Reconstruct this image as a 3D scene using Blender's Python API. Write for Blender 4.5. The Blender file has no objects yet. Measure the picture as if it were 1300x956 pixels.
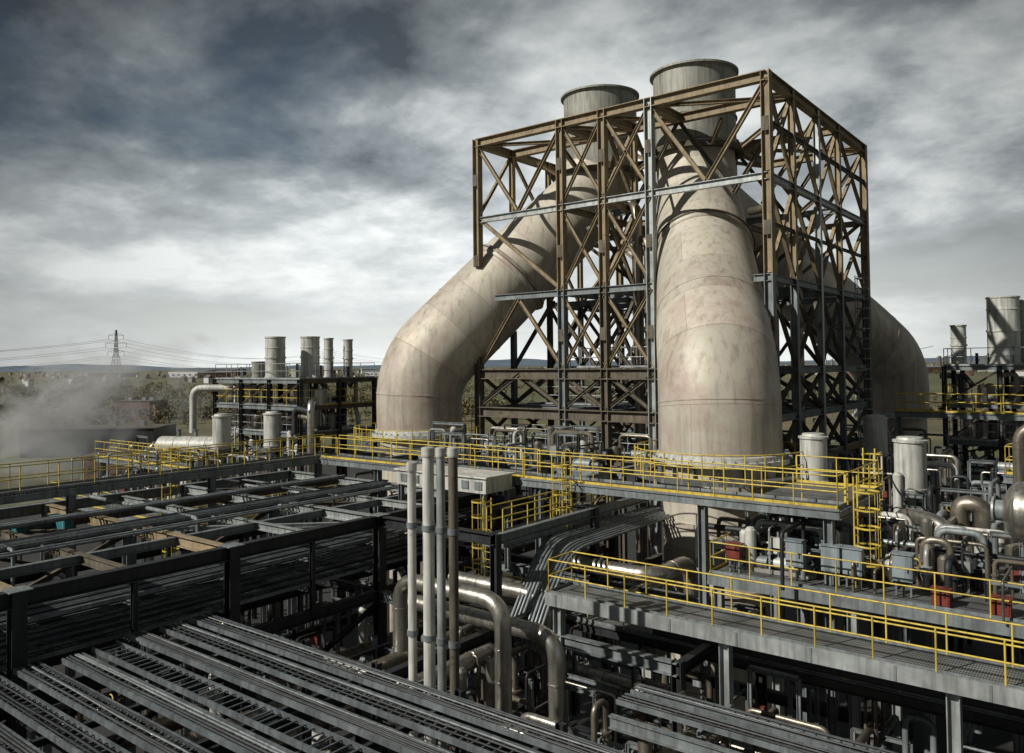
import bpy, math, random
from mathutils import Vector, Matrix
random.seed(7)
scene=bpy.context.scene
scene.view_settings.view_transform='Standard'
scene.view_settings.look='None'
scene.view_settings.exposure=0
GZ=-20.0   # yard level (camera stands at z=0 on a high gallery)

# ---------------------------------------------------------------- materials
def newmat(name):
    m=bpy.data.materials.new(name); m.use_nodes=True
    nt=m.node_tree; b=nt.nodes['Principled BSDF']; return m,nt,b
def mixc(nt,fac,a,b,bt='MIX'):
    n=nt.nodes.new('ShaderNodeMix'); n.data_type='RGBA'; n.blend_type=bt
    for sock,val in ((0,fac),(6,a),(7,b)):
        if isinstance(val,(int,float)): n.inputs[sock].default_value=val
        elif isinstance(val,tuple): n.inputs[sock].default_value=(*val,1)
        else: nt.links.new(val,n.inputs[sock])
    return n.outputs[2]
def ramp(nt,src,p0,p1,c0=(0,0,0),c1=(1,1,1)):
    r=nt.nodes.new('ShaderNodeValToRGB'); e=r.color_ramp.elements
    e[0].position=p0; e[1].position=p1; e[0].color=(*c0,1); e[1].color=(*c1,1)
    nt.links.new(src,r.inputs[0]); return r.outputs[0]
def noise(nt,scale,detail=5,rough=.6,vec=None,dist=0):
    n=nt.nodes.new('ShaderNodeTexNoise'); n.inputs['Scale'].default_value=scale
    n.inputs['Detail'].default_value=detail; n.inputs['Roughness'].default_value=rough
    n.inputs['Distortion'].default_value=dist
    if vec is not None: nt.links.new(vec,n.inputs['Vector'])
    return n.outputs['Fac']
def objco(nt,scale=(1,1,1)):
    t=nt.nodes.new('ShaderNodeTexCoord'); mp=nt.nodes.new('ShaderNodeMapping')
    mp.inputs['Scale'].default_value=scale
    nt.links.new(t.outputs['Object'],mp.inputs[0]); return mp.outputs[0]
def weathered(name,c,rough=.6,metal=0,var=.3,rust=None,rustamt=.55,scale=1.2,bump=0,streak=True):
    m,nt,b=newmat(name)
    o=objco(nt)
    n1=noise(nt,scale,4,.65,o)
    f=ramp(nt,n1,.3,.7)
    lo=tuple(x*(1-var) for x in c); hi=tuple(min(1,x*(1+var)) for x in c)
    col=mixc(nt,f,lo,hi)
    if streak:
        s=noise(nt,1.0,2,.6,objco(nt,(6,6,.5)))
        sf=ramp(nt,s,.45,.75)
        col=mixc(nt,sf,col,tuple(x*.5 for x in c))
    if rust:
        n2=noise(nt,scale*2.3,4,.75,o,0)
        rf=ramp(nt,n2,rustamt,rustamt+.12)
        col=mixc(nt,rf,col,rust)
    nt.links.new(col,b.inputs['Base Color'])
    b.inputs['Metallic'].default_value=metal
    rr=nt.nodes.new('ShaderNodeMapRange'); rr.inputs[3].default_value=max(.05,rough-.15); rr.inputs[4].default_value=min(1,rough+.15)
    nt.links.new(n1,rr.inputs[0]); nt.links.new(rr.outputs[0],b.inputs['Roughness'])
    if bump:
        bp=nt.nodes.new('ShaderNodeBump'); bp.inputs['Strength'].default_value=bump; bp.inputs['Distance'].default_value=.03
        nt.links.new(noise(nt,scale*7,2,.6,o),bp.inputs['Height']); nt.links.new(bp.outputs[0],b.inputs['Normal'])
    return m
RUST=(.12,.065,.035)
M={}
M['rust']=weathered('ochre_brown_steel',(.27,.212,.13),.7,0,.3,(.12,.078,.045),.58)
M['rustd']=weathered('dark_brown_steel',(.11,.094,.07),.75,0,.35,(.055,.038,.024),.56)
M['steel']=weathered('grey_steel',(.185,.21,.22),.55,.2,.35,RUST,.66)
M['steell']=weathered('galvanised_steel',(.36,.39,.39),.45,.4,.28,(.2,.14,.09),.68)
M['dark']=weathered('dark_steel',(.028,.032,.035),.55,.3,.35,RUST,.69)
M['yellow']=weathered('yellow_paint',(.58,.44,.07),.5,0,.2,(.2,.1,.03),.68)
M['alu']=weathered('aluminium_cladding',(.48,.465,.42),.34,.85,.25,(.22,.16,.10),.62,scale=.9,bump=.2)
M['alud']=weathered('dull_cladding',(.25,.225,.185),.4,.7,.3,(.11,.075,.05),.6,scale=.9,bump=.2)
M['drum']=weathered('silencer_paint',(.50,.51,.48),.5,.1,.15,(.25,.19,.13),.66)
M['white']=weathered('white_lagging',(.54,.54,.51),.55,0,.18,(.28,.21,.15),.62)
M['stack']=weathered('stack_steel',(.29,.295,.265),.6,.15,.2,(.14,.11,.08),.64,scale=.7)
M['concrete']=weathered('concrete',(.26,.25,.23),.85,0,.2,None)
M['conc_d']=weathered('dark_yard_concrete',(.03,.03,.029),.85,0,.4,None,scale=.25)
M['red']=weathered('red_box_paint',(.18,.035,.025),.5,0,.2,None)
M['blue']=weathered('grey_blue_cabinet',(.24,.29,.32),.45,.1,.12,RUST,.7)
M['teal']=weathered('teal_paint',(.05,.22,.24),.45,0,.2,RUST,.66)
M['cable']=weathered('cable_sheath',(.04,.044,.048),.5,0,.3,None)
M['tray']=weathered('tray_galv',(.205,.235,.255),.42,.5,.35,RUST,.66)
M['brick']=weathered('brown_cladding',(.12,.065,.05),.8,0,.2,None)
M['shed']=weathered('pale_shed_cladding',(.5,.52,.54),.6,0,.15,None,scale=.05)
M['black']=weathered('inner_wall_black',(.012,.012,.012),.9,0,.2,None)  # near-black inner wall of the open stacks
M['glass']=weathered('dark_window',(.03,.04,.05),.15,0,.1,None,streak=False)
M['rope']=weathered('power_line',(.08,.08,.08),.6,0,.1,None,streak=False)
def grating():
    m,nt,b=newmat('steel_grating')
    o=objco(nt)
    w=nt.nodes.new('ShaderNodeTexWave'); w.bands_direction='X'; w.inputs['Scale'].default_value=5; nt.links.new(o,w.inputs[0])
    w2=nt.nodes.new('ShaderNodeTexWave'); w2.bands_direction='Y'; w2.inputs['Scale'].default_value=2; nt.links.new(o,w2.inputs[0])
    mx=nt.nodes.new('ShaderNodeMath'); mx.operation='MAXIMUM'
    nt.links.new(w.outputs['Fac'],mx.inputs[0]); nt.links.new(w2.outputs['Fac'],mx.inputs[1])
    f=ramp(nt,mx.outputs[0],.55,.8)
    n=ramp(nt,noise(nt,.8,5,.65,o),.35,.7,(.11,.12,.12),(.27,.28,.275))
    col=mixc(nt,f,(.04,.042,.045),n)
    nt.links.new(col,b.inputs['Base Color']); b.inputs['Roughness'].default_value=.6; b.inputs['Metallic'].default_value=.2
    return m
M['grate']=grating()
def ductmat():
    m,nt,b=newmat('weathered_duct_plate')
    o=objco(nt); uv=nt.nodes.new('ShaderNodeTexCoord').outputs['UV']
    br=nt.nodes.new('ShaderNodeTexBrick'); br.inputs['Scale'].default_value=1
    br.inputs['Brick Width'].default_value=5.6; br.inputs['Row Height'].default_value=2.35
    br.inputs['Mortar Size'].default_value=.014; br.inputs['Mortar Smooth'].default_value=.4
    br.inputs['Color1'].default_value=(.82,.82,.82,1); br.inputs['Color2'].default_value=(1.06,1.06,1.06,1); br.inputs['Mortar'].default_value=(.58,.55,.51,1)
    nt.links.new(uv,br.inputs['Vector'])
    su=nt.nodes.new('ShaderNodeSeparateXYZ'); nt.links.new(uv,su.inputs[0])
    mr=nt.nodes.new('ShaderNodeMapRange'); mr.inputs[1].default_value=0; mr.inputs[2].default_value=16; mr.inputs[3].default_value=.08; mr.inputs[4].default_value=-.08
    nt.links.new(su.outputs[1],mr.inputs[0])
    n1=noise(nt,.33,6,.66,o,.5)
    a1=nt.nodes.new('ShaderNodeMath'); a1.operation='ADD'; nt.links.new(n1,a1.inputs[0]); nt.links.new(mr.outputs[0],a1.inputs[1])
    c=mixc(nt,ramp(nt,a1.outputs[0],.47,.70),(.52,.49,.415),(.42,.325,.28))
    n2=noise(nt,.9,6,.7,o,.6)
    c=mixc(nt,ramp(nt,n2,.48,.74),c,(.56,.54,.47))
    n3=noise(nt,3.5,5,.75,o)
    c=mixc(nt,ramp(nt,n3,.58,.80),c,(.30,.22,.17))
    st=noise(nt,1,4,.6,objco(nt,(3.0,3.0,.18)))
    c=mixc(nt,ramp(nt,st,.50,.82),c,(.25,.215,.17))
    c=mixc(nt,1.0,c,br.outputs['Color'],'MULTIPLY')
    nt.links.new(c,b.inputs['Base Color']); b.inputs['Roughness'].default_value=.55; b.inputs['Metallic'].default_value=.12
    bp=nt.nodes.new('ShaderNodeBump'); bp.inputs['Strength'].default_value=.35; bp.inputs['Distance'].default_value=.09
    ad=nt.nodes.new('ShaderNodeMath'); ad.operation='MULTIPLY_ADD'; ad.inputs[1].default_value=.5
    nt.links.new(noise(nt,.6,4,.5,o),ad.inputs[0]); nt.links.new(br.outputs['Fac'],ad.inputs[2])
    nt.links.new(ad.outputs[0],bp.inputs['Height']); nt.links.new(bp.outputs[0],b.inputs['Normal'])
    return m
M['duct']=ductmat()

# ---------------------------------------------------------------- mesh builder
class MB:
    def __init__(s,name):
        s.name=name; s.v=[]; s.f=[]; s.mi=[]; s.sm=[]; s.mats=[]; s.uv={}
    def m(s,k):
        if k not in s.mats: s.mats.append(k)
        return s.mats.index(k)
    def add(s,vs,fs,mat,smooth=False,uvs=None):
        o=len(s.v); s.v+= [tuple(x) for x in vs]; i=s.m(mat)
        for k,f in enumerate(fs):
            if uvs: s.uv[len(s.f)]=uvs[k]
            s.f.append([a+o for a in f]); s.mi.append(i); s.sm.append(smooth)
    def box(s,x0,x1,y0,y1,z0,z1,mat):
        vs=[(x,y,z) for z in (z0,z1) for x,y in ((x0,y0),(x1,y0),(x1,y1),(x0,y1))]
        s.add(vs,[(3,2,1,0),(4,5,6,7),(0,1,5,4),(1,2,6,5),(2,3,7,6),(3,0,4,7)],mat)
    def cbox(s,c,sz,mat,rot=0):
        ca,sa=math.cos(rot),math.sin(rot); vs=[]
        for dz in (-.5,.5):
            for dx,dy in ((-.5,-.5),(.5,-.5),(.5,.5),(-.5,.5)):
                x,y=dx*sz[0],dy*sz[1]; vs.append((c[0]+x*ca-y*sa,c[1]+x*sa+y*ca,c[2]+dz*sz[2]))
        s.add(vs,[(3,2,1,0),(4,5,6,7),(0,1,5,4),(1,2,6,5),(2,3,7,6),(3,0,4,7)],mat)
    def beam(s,p,q,w,h,mat,kind='I',flip=False):
        p=Vector(p);q=Vector(q);d=(q-p)
        if d.length<1e-4:return
        d.normalize(); up=Vector((0,0,1)) if abs(d.z)<.9 else (Vector((1,0,0)) if not flip else Vector((0,1,0)))
        a=d.cross(up).normalized(); b=a.cross(d).normalized()
        if kind=='I':
            t=max(.02,h*.09); ww=w/2;hh=h/2;tw=max(.012,w*.05)
            pr=[(-ww,-hh),(ww,-hh),(ww,-hh+t),(tw,-hh+t),(tw,hh-t),(ww,hh-t),(ww,hh),(-ww,hh),(-ww,hh-t),(-tw,hh-t),(-tw,-hh+t),(-ww,-hh+t)]
        elif kind=='U':
            t=max(.015,w*.1);ww=w/2;hh=h/2
            pr=[(-ww,-hh),(ww,-hh),(ww,-hh+t),(-ww+t,-hh+t),(-ww+t,hh-t),(ww,hh-t),(ww,hh),(-ww,hh)]
        else: pr=[(-w/2,-h/2),(w/2,-h/2),(w/2,h/2),(-w/2,h/2)]
        n=len(pr); vs=[p+a*x+b*y for x,y in pr]+[q+a*x+b*y for x,y in pr]
        fs=[(i,(i+1)%n,(i+1)%n+n,i+n) for i in range(n)]+[tuple(range(n-1,-1,-1)),tuple(range(n,2*n))]
        s.add(vs,fs,mat)
    def tube(s,pts,r,mat,seg=10,cap=True,uv=False):
        pts=[Vector(p) for p in pts]; n=len(pts)
        rs=r if isinstance(r,list) else [r]*n
        T=[]
        for i in range(n):
            t=(pts[min(i+1,n-1)]-pts[max(i-1,0)]); T.append(t.normalized())
        u=Vector((0,0,1)) if abs(T[0].z)<.9 else Vector((1,0,0))
        a=T[0].cross(u).normalized(); vs=[]; L=0; Ls=[]
        for i in range(n):
            if i: L+=(pts[i]-pts[i-1]).length
            Ls.append(L)
            a=(a-T[i]*a.dot(T[i])).normalized(); b=T[i].cross(a)
            for k in range(seg):
                th=2*math.pi*k/seg; vs.append(pts[i]+(a*math.cos(th)+b*math.sin(th))*rs[i])
        fs=[];uvs=[]
        for i in range(n-1):
            for k in range(seg):
                fs.append((i*seg+k,i*seg+(k+1)%seg,(i+1)*seg+(k+1)%seg,(i+1)*seg+k))
                if uv:
                    c=2*math.pi*2.7/seg
                    uvs.append([(k*c,Ls[i]),((k+1)*c,Ls[i]),((k+1)*c,Ls[i+1]),(k*c,Ls[i+1])])
        s.add(vs,fs,mat,True,uvs if uv else None)
        if cap:
            s.add(vs[:seg],[tuple(range(seg-1,-1,-1))],mat); s.add(vs[-seg:],[tuple(range(seg))],mat)
    def pipe(s,pts,r,mat,bend=None,seg=10,flange=False):
        s.tube(rounded(pts,bend or r*3),r,mat,seg)
        if flange:
            P=[Vector(p) for p in pts]
            for i in range(len(P)-1):
                d=P[i+1]-P[i]; L=d.length; d.normalize(); k=1.4
                while k<L-.6:
                    c=P[i]+d*k; s.tube([c-d*.03,c+d*.03],r*1.06,mat,seg); k+=random.uniform(.9,1.6)
    def lathe(s,c,prof,mat,seg=24,axis=(0,0,1)):
        ax=Vector(axis).normalized(); u=Vector((1,0,0)) if abs(ax.z)>.9 else Vector((0,0,1))
        a=ax.cross(u).normalized(); b=ax.cross(a); c=Vector(c)
        for (r0,z0),(r1,z1) in zip(prof[:-1],prof[1:]):
            vs=[c+ax*z+(a*math.cos(2*math.pi*k/seg)+b*math.sin(2*math.pi*k/seg))*r for r,z in ((r0,z0),(r1,z1)) for k in range(seg)]
            s.add(vs,[(k,(k+1)%seg,(k+1)%seg+seg,k+seg) for k in range(seg)],mat,True)
    def build(s):
        me=bpy.data.meshes.new(s.name); me.from_pydata(s.v,[],s.f)
        for k in s.mats: me.materials.append(M[k])
        me.polygons.foreach_set('material_index',s.mi); me.polygons.foreach_set('use_smooth',s.sm)
        if s.uv:
            ul=me.uv_layers.new(name='UVMap')
            for p in me.polygons:
                if p.index in s.uv:
                    for li,c in zip(p.loop_indices,s.uv[p.index]): ul.data[li].uv=c
        me.update()
        o=bpy.data.objects.new(s.name,me); scene.collection.objects.link(o); return o
def rounded(pts,rb,n=6):
    P=[Vector(p) for p in pts]
    if len(P)<3: return P
    out=[P[0]]
    for i in range(1,len(P)-1):
        a=P[i-1]-P[i]; b=P[i+1]-P[i]; t=min(rb,a.length*.49,b.length*.49)
        p1=P[i]+a.normalized()*t; p2=P[i]+b.normalized()*t
        for k in range(n+1):
            s=k/n; out.append(p1*(1-s)**2+P[i]*2*s*(1-s)+p2*s*s)
    out.append(P[-1]); return out

def rail(mb,p,q,h=1.1,mat='yellow',step=1.45,toe=True,r=.026):
    p=Vector(p);q=Vector(q);d=q-p;n=max(1,round(d.length/step))
    for k in range(n+1):
        c=p+d*(k/n); mb.tube([c,c+Vector((0,0,h))],r,mat,6,False)
    for z in (h,h*.52): mb.tube([p+Vector((0,0,z)),q+Vector((0,0,z))],r,mat,6,False)
    if toe: mb.beam(p+Vector((0,0,.05)),q+Vector((0,0,.05)),.012,.10,'steel' if mat=='yellow' and random.random()<.5 else mat,'B')
def walkway(name,x0,x1,y0,y1,z,sides='NSEW',fm='steel',legs=None):
    mb=MB(name)
    mb.box(x0,x1,y0,y1,z-.05,z,'grate')
    e=.06
    for a,b in (((x0,y0),(x1,y0)),((x1,y0),(x1,y1)),((x1,y1),(x0,y1)),((x0,y1),(x0,y0))):
        mb.beam((*a,z-.2),(*b,z-.2),.14,.3,fm,'I')
    if x1-x0>y1-y0:
        k=x0+1.5
        while k<x1: mb.beam((k,y0,z-.17),(k,y1,z-.17),.1,.2,fm,'I'); k+=1.5
    else:
        k=y0+1.5
        while k<y1: mb.beam((x0,k,z-.17),(x1,k,z-.17),.1,.2,fm,'I'); k+=1.5
    if 'S' in sides: rail(mb,(x0+e,y0+e,z),(x1-e,y0+e,z))
    if 'N' in sides: rail(mb,(x0+e,y1-e,z),(x1-e,y1-e,z))
    if 'W' in sides: rail(mb,(x0+e,y0+e,z),(x0+e,y1-e,z))
    if 'E' in sides: rail(mb,(x1-e,y0+e,z),(x1-e,y1-e,z))
    for lx,ly in (legs or []): mb.beam((lx,ly,GZ),(lx,ly,z-.2),.3,.3,fm,'I')
    return mb

# ---------------------------------------------------------------- exhaust ducts
DUCTS=[]
def duct(path,radii,bend,collar):
    mb=MB('exhaust_duct')
    P=rounded(path,bend,9)
    Ls=[0]
    for i in range(1,len(P)): Ls.append(Ls[-1]+(P[i]-P[i-1]).length)
    tot=Ls[-1]
    def R(l):
        t=l/tot
        for (t0,r0),(t1,r1) in zip(radii[:-1],radii[1:]):
            if t<=t1: return r0+(r1-r0)*(t-t0)/(t1-t0)
        return radii[-1][1]
    Q=[];RL=[]
    for i in range(len(P)-1):
        d=P[i+1]-P[i]; n=max(1,int(d.length/1.2))
        for k in range(n): Q.append(P[i]+d*(k/n)); RL.append(R(Ls[i]+d.length*k/n))
    Q.append(P[-1]); RL.append(R(tot))
    mb.tube(Q,RL,'duct',64,False,True)
    DUCTS.append([(q,r) for q,r in zip(Q,RL)])
    acc=0; nxt=2.2; done=False
    for i in range(1,len(Q)):
        acc+=(Q[i]-Q[i-1]).length
        if acc>nxt:
            d=(Q[i]-Q[i-1]).normalized(); mb.tube([Q[i]-d*.035,Q[i]+d*.035],RL[i]+.022,'duct',64,True); nxt+=4.9
        if acc>.47*tot and not done:
            done=True; d=(Q[i]-Q[i-1]).normalized()
            mb.tube([Q[i]-d*.28,Q[i]-d*.2,Q[i]+d*.2,Q[i]+d*.28],[RL[i]+.02,RL[i]+.13,RL[i]+.13,RL[i]+.02],'duct',64,False,True)
            mb.tube([Q[i]-d*.03,Q[i]+d*.03],RL[i]+.22,'alud',64,True)
    b=Q[0]; r=RL[0]
    mb.lathe(b,[(r+.01,.35),(r+.10,.30),(r+.12,.12),(r+.30,.10),(r+.30,-.10),(r,-.10)],'drum',64)
    for k in range(40):
        a=2*math.pi*k/40; mb.cbox((b.x+math.cos(a)*(r+.22),b.y+math.sin(a)*(r+.22),b.z+.15),(.07,.07,.1),'steel',a)
    z0,z1,rc=collar; c=Vector((Q[-1].x,Q[-1].y,0))
    rr=RL[-1]
    mb.lathe(c,[(rr+.01,z0-.25),(rc,z0),(rc,z1-.22),(rc+.06,z1-.20),(rc+.06,z1-.12),(rc+.2,z1-.12),(rc+.2,z1),(rc-.12,z1)],'stack',64)
    mb.lathe(c,[(rc-.12,z1),(rc-.14,z1-5)],'black',64)
    mb.lathe(c,[(rc+.01,z0+1.5),(rc+.08,z0+1.5),(rc+.08,z0+1.6),(rc+.01,z0+1.6)],'stack',64)
    return mb
dA=duct([(-15.3,35,-4.45),(-15.3,35,-.9),(-20.6,44.3,11.0),(-20.6,44.3,16.5)],[(0,2.78),(.25,2.75),(.6,2.42),(.8,2.3),(1,2.3)],3.8,(12.9,17.3,2.42))
dA.tube([(-15.3,35,GZ),(-15.3,35,-4.5)],2.62,'duct',48,False,True)
for z in (-7.2,-10): dA.lathe((-15.3,35,z),[(2.62,-.1),(2.75,-.1),(2.75,.1),(2.62,.1)],'duct',48)
for k in range(16):
    a=2*math.pi*k/16; c=(-15.3+math.cos(a)*2.67,35+math.sin(a)*2.67)
    dA.cbox((c[0],c[1],-4.9),(.35,.03,.7),'steel',a)
dA.build()
dB=duct([(-35.6,35.9,-4.3),(-35.6,35.9,-.3),(-27.9,45.4,11.8),(-27.9,45.4,16.6)],[(0,2.66),(.2,2.72),(.6,2.6),(.8,2.35),(1,2.3)],3.2,(12.9,17.8,2.42))
dB.tube([(-35.6,35.9,GZ),(-35.6,35.9,-4.35)],2.45,'duct',48,False,True)
dB.build()
dC=duct([(-16.2,72,-4.6),(-16.2,72,-.2),(-24.5,54,12),(-24.5,54,15.5)],[(0,2.8),(.3,2.8),(.6,2.5),(.8,2.2),(1,2.2)],4.0,(12.8,15.8,2.4))
dC.tube([(-16.2,72,GZ),(-16.2,72,-4.65)],2.6,'duct',48,False,True)
dC.build()
def inside(c,pad):
    for D in DUCTS:
        for (a,r) in D:
            if (a-c).length<r+pad and abs(a.z-c.z)<r+.8: return True
    return False
def hits(p,q,pad=.15):
    p=Vector(p);q=Vector(q);n=max(2,int((q-p).length/.6))
    return any(inside(p+(q-p)*(k/n),pad) for k in range(n+1))

# ---------------------------------------------------------------- support tower
tw=MB('steel_support_tower')
XS=[-32,-25.7,-22.9,-20,-13.7]; YS=[37.5,41,45.1,49,54.7]; LV=[-5,-2.6,-.3,4.2,9.1,14]
def tb(p,q,w,h,mat,kind='I',clip=False):
    if not hits(p,q): tw.beam(p,q,w,h,mat,kind); return
    if clip:  # column stops where a duct takes its place
        p=Vector(p);q=Vector(q);n=24;run=None
        for k in range(n+1):
            c=p+(q-p)*(k/n); ok=not inside(c,.05)
            if ok and run is None: run=c
            if (not ok or k==n) and run is not None:
                if (c-run).length>.3: tw.beam(run,c,w,h,mat,kind)
                run=None
for i,x in enumerate(XS):
    for j,y in enumerate(YS):
        per=i in(0,4) or j in(0,4)
        if not per and not (i==2 and j in(1,2,3)): continue
        mat='rust'
        if (i,j) in ((3,0),(4,2)): mat='steell'
        zs=[GZ]+LV
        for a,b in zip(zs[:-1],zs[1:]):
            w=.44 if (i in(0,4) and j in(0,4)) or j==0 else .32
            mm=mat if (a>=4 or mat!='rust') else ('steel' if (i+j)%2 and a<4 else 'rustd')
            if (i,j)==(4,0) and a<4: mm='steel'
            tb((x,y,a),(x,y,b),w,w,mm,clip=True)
for L in LV:
    for j,y in enumerate(YS):
        for i in range(4):
            w=(.42,.5) if L==14 else (.26,.36)
            mat='rust' if L==14 else ('steell' if (L==9.1 and j in(0,)) else ('rustd' if L<0 and j==0 else ('steel' if L<9 or j%2 else 'rust')))
            if L<0 and j==0: w=(.45,.6)
            tb((XS[i],y,L-w[1]/2),(XS[i+1],y,L-w[1]/2),w[0],w[1],mat,clip=j==0)
    for i,x in enumerate(XS):
        for j in range(4):
            w=(.42,.5) if L==14 else (.26,.34)
            mat='rust' if L==14 else ('steell' if L in(9.1,) and i==4 else ('steel' if L in (4.2,-.3,-2.6) else 'rust'))
            tb((x,YS[j],L-w[1]/2-.01),(x,YS[j+1],L-w[1]/2-.01),w[0],w[1],mat)
def brace(p,q,mat,w=.2): tb(p,q,w,w,mat)
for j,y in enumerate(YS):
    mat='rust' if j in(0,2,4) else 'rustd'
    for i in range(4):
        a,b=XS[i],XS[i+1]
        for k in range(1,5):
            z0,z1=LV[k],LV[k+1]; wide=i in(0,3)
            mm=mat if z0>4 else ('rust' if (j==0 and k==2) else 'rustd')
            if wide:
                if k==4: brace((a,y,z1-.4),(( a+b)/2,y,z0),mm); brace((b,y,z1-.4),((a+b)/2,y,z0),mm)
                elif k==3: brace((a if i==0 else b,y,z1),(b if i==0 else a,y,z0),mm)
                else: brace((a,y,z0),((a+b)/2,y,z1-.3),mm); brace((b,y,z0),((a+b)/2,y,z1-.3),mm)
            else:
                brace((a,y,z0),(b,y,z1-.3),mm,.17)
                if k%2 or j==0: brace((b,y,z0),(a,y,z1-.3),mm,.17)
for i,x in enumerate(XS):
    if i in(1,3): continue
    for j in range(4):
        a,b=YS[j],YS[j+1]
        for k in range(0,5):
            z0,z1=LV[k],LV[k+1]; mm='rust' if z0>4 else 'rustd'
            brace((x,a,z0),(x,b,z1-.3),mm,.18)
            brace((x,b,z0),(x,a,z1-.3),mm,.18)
            if z1-z0>4 and i==4: brace((x,a,(z0+z1)/2),(x,b,(z0+z1)/2),'rustd',.16)
for j in range(4):
    tb((-13.7,YS[j],11.6),(-13.7,YS[j+1],11.6),.16,.2,'steel')
for i in range(4):
    for j in (0,3): brace((XS[i],YS[j],13.6),(XS[i+1],YS[j+1],13.6),'rust',.2)
for cx,cy in ((-20.6,44.3),(-27.9,45.4)):
    tw.lathe((cx,cy,0),[(2.5,12.3),(2.85,12.3),(2.85,12.6),(2.5,12.6)],'rustd',48)
    for a in range(8):
        t=a*math.pi/4; tw.beam((cx+math.cos(t)*2.8,cy+math.sin(t)*2.8,12.4),(cx+math.cos(t)*4.3,cy+math.sin(t)*4.3,13.3),.2,.25,'rust')
for x in XS:
    for z in (6.4,11.4,1.6):
        if not inside(Vector((x,37.3,z)),.1): tw.box(x-.17,x+.17,37.5-.245,37.5-.225,z-.35,z+.35,'rustd')
for (x0,x1,y0,y1,z) in ((-25.5,-20.2,37.9,38.9,-.25),(-25.6,-20.2,49.4,54.3,4.25),(-31.5,-20.5,38,40.5,-4.95),(-29.5,-20.5,41,44.5,-2.55)):
    tw.box(x0,x1,y0,y1,z,z+.05,'grate'); rail(tw,(x0,y0,z),(x1,y0,z),mat='steell'); rail(tw,(x0,y1,z),(x1,y1,z),mat='steell')
sx=-23.9
for k,(z0,z1) in enumerate(((-5,-2.6),(-2.6,-.3),(-.3,1.9),(1.9,4.2),(4.2,6.6),(6.6,9.1))):
    y0,y1=(50,53.6) if k%2==0 else (53.6,50)
    for dx in(0,.8): tw.beam((sx+dx+(k%2)*1.0,y0,z0),(sx+dx+(k%2)*1.0,y1,z1),.06,.24,'steel','B')
    for t in range(10):
        f=(t+.5)/10; tw.box(sx+(k%2)*1.0,sx+.8+(k%2)*1.0,y0+(y1-y0)*f-.12,y0+(y1-y0)*f+.12,z0+(z1-z0)*f,z0+(z1-z0)*f+.03,'grate')
for (x,y,r,z1,m) in ((-22.2,40,.3,9,'alud'),(-21.4,39.6,.18,7,'alud'),(-14.6,40.5,.22,8,'alud'),(-14.5,43.6,.35,7.5,'alud'),(-24.2,39.3,.14,8,'steel')):
    if not hits((x,y,-5),(x,y,z1)): tw.pipe([(x,y,GZ),(x,y,z1),(x-1.6,y+1.2,z1+.1)],r,m)
tw.build()

lf=MB('equipment_support_frame')
for z in (-5.2,-7.6,-10):
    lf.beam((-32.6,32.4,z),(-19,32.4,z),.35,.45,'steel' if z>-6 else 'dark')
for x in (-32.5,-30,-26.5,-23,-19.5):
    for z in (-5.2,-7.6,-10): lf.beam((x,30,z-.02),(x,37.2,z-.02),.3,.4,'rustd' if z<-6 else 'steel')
    lf.beam((x,32.4,GZ),(x,32.4,-5.2),.35,.35,'dark')
for k in range(3): lf.beam((-30+3.5*k,32.4,-9.8),(-26.5+3.5*k,32.4,-5.4),.18,.18,'rustd')
lf.box(-30,-26.5,30.2,32.2,-5.0,-4.96,'grate')
lf.build()

# ---------------------------------------------------------------- walkways
walkway('walkway',-36.7,-35.5,-6,29.3,-5,'WE',legs=[(-36.1,y) for y in (2.2,8.8,15.3,21.9,28.4)]).build()
w=walkway('walkway',-35.48,-21.4,28,29.4,-5,'NS',legs=[(x,28.2) for x in (-31,-27.5)])
for k in range(28):
    a=2*math.pi*k/28; b=2*math.pi*(k+1)/28; c=(-35.6,35.9)
    f=lambda t,r,z:(c[0]+math.cos(t)*r,c[1]+math.sin(t)*r,z)
    w.add([f(a,3.1,-4.9),f(b,3.1,-4.9),f(b,4.1,-4.9),f(a,4.1,-4.9),f(a,4.1,-5.1),f(b,4.1,-5.1)],[(0,1,2,3),(3,2,5,4)],'grate')
    w.tube([f(a,4.05,-4.9),f(a,4.05,-3.8)],.028,'yellow',6,False)
    for z in(-3.8,-4.35): w.tube([f(a,4.05,z),f(b,4.05,z)],.028,'yellow',6,False)
w.build()
w=walkway('walkway',-21.36,-8.0,27.9,29.0,-5,'SE',legs=[(-20.6,28.1),(-13.0,28.1),(-8.4,28.1)])
rail(w,(-21.3,28.95,-5),(-8.1,28.95,-5))
for k in range(28):
    a=2*math.pi*k/28; b=2*math.pi*(k+1)/28; c=(-15.3,35)
    f=lambda t,r,z:(c[0]+math.cos(t)*r,c[1]+math.sin(t)*r,z)
    w.add([f(a,3.15,-5.02),f(b,3.15,-5.02),f(b,3.95,-5.02),f(a,3.95,-5.02),f(a,3.95,-5.2),f(b,3.95,-5.2)],[(0,1,2,3),(3,2,5,4)],'grate')
    w.tube([f(a,3.9,-5),f(a,3.9,-3.9)],.026,'yellow',6,False)
    for z in(-3.9,-4.45): w.tube([f(a,3.9,z),f(b,3.9,z)],.026,'yellow',6,False)
w.build()
w=walkway('walkway',-11.3,-8.0,29.1,33.5,-5.02,'EN',legs=[(-11.1,33.3),(-8.2,33.3)]); w.build()
w=walkway('walkway',-15.6,9,21.6,23.1,-7.6,'NSW','steell',legs=[(x,21.9) for x in (-15.3,-9.5,-3.7,2.1,7.9)])
w.beam((-15.6,21.55,-7.75),(9,21.55,-7.75),.08,.42,'steell','B')
for k in range(12): w.box(-15.2+2.05*k,-15.14+2.05*k,21.49,21.508,-7.94,-7.56,'steel')
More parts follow.
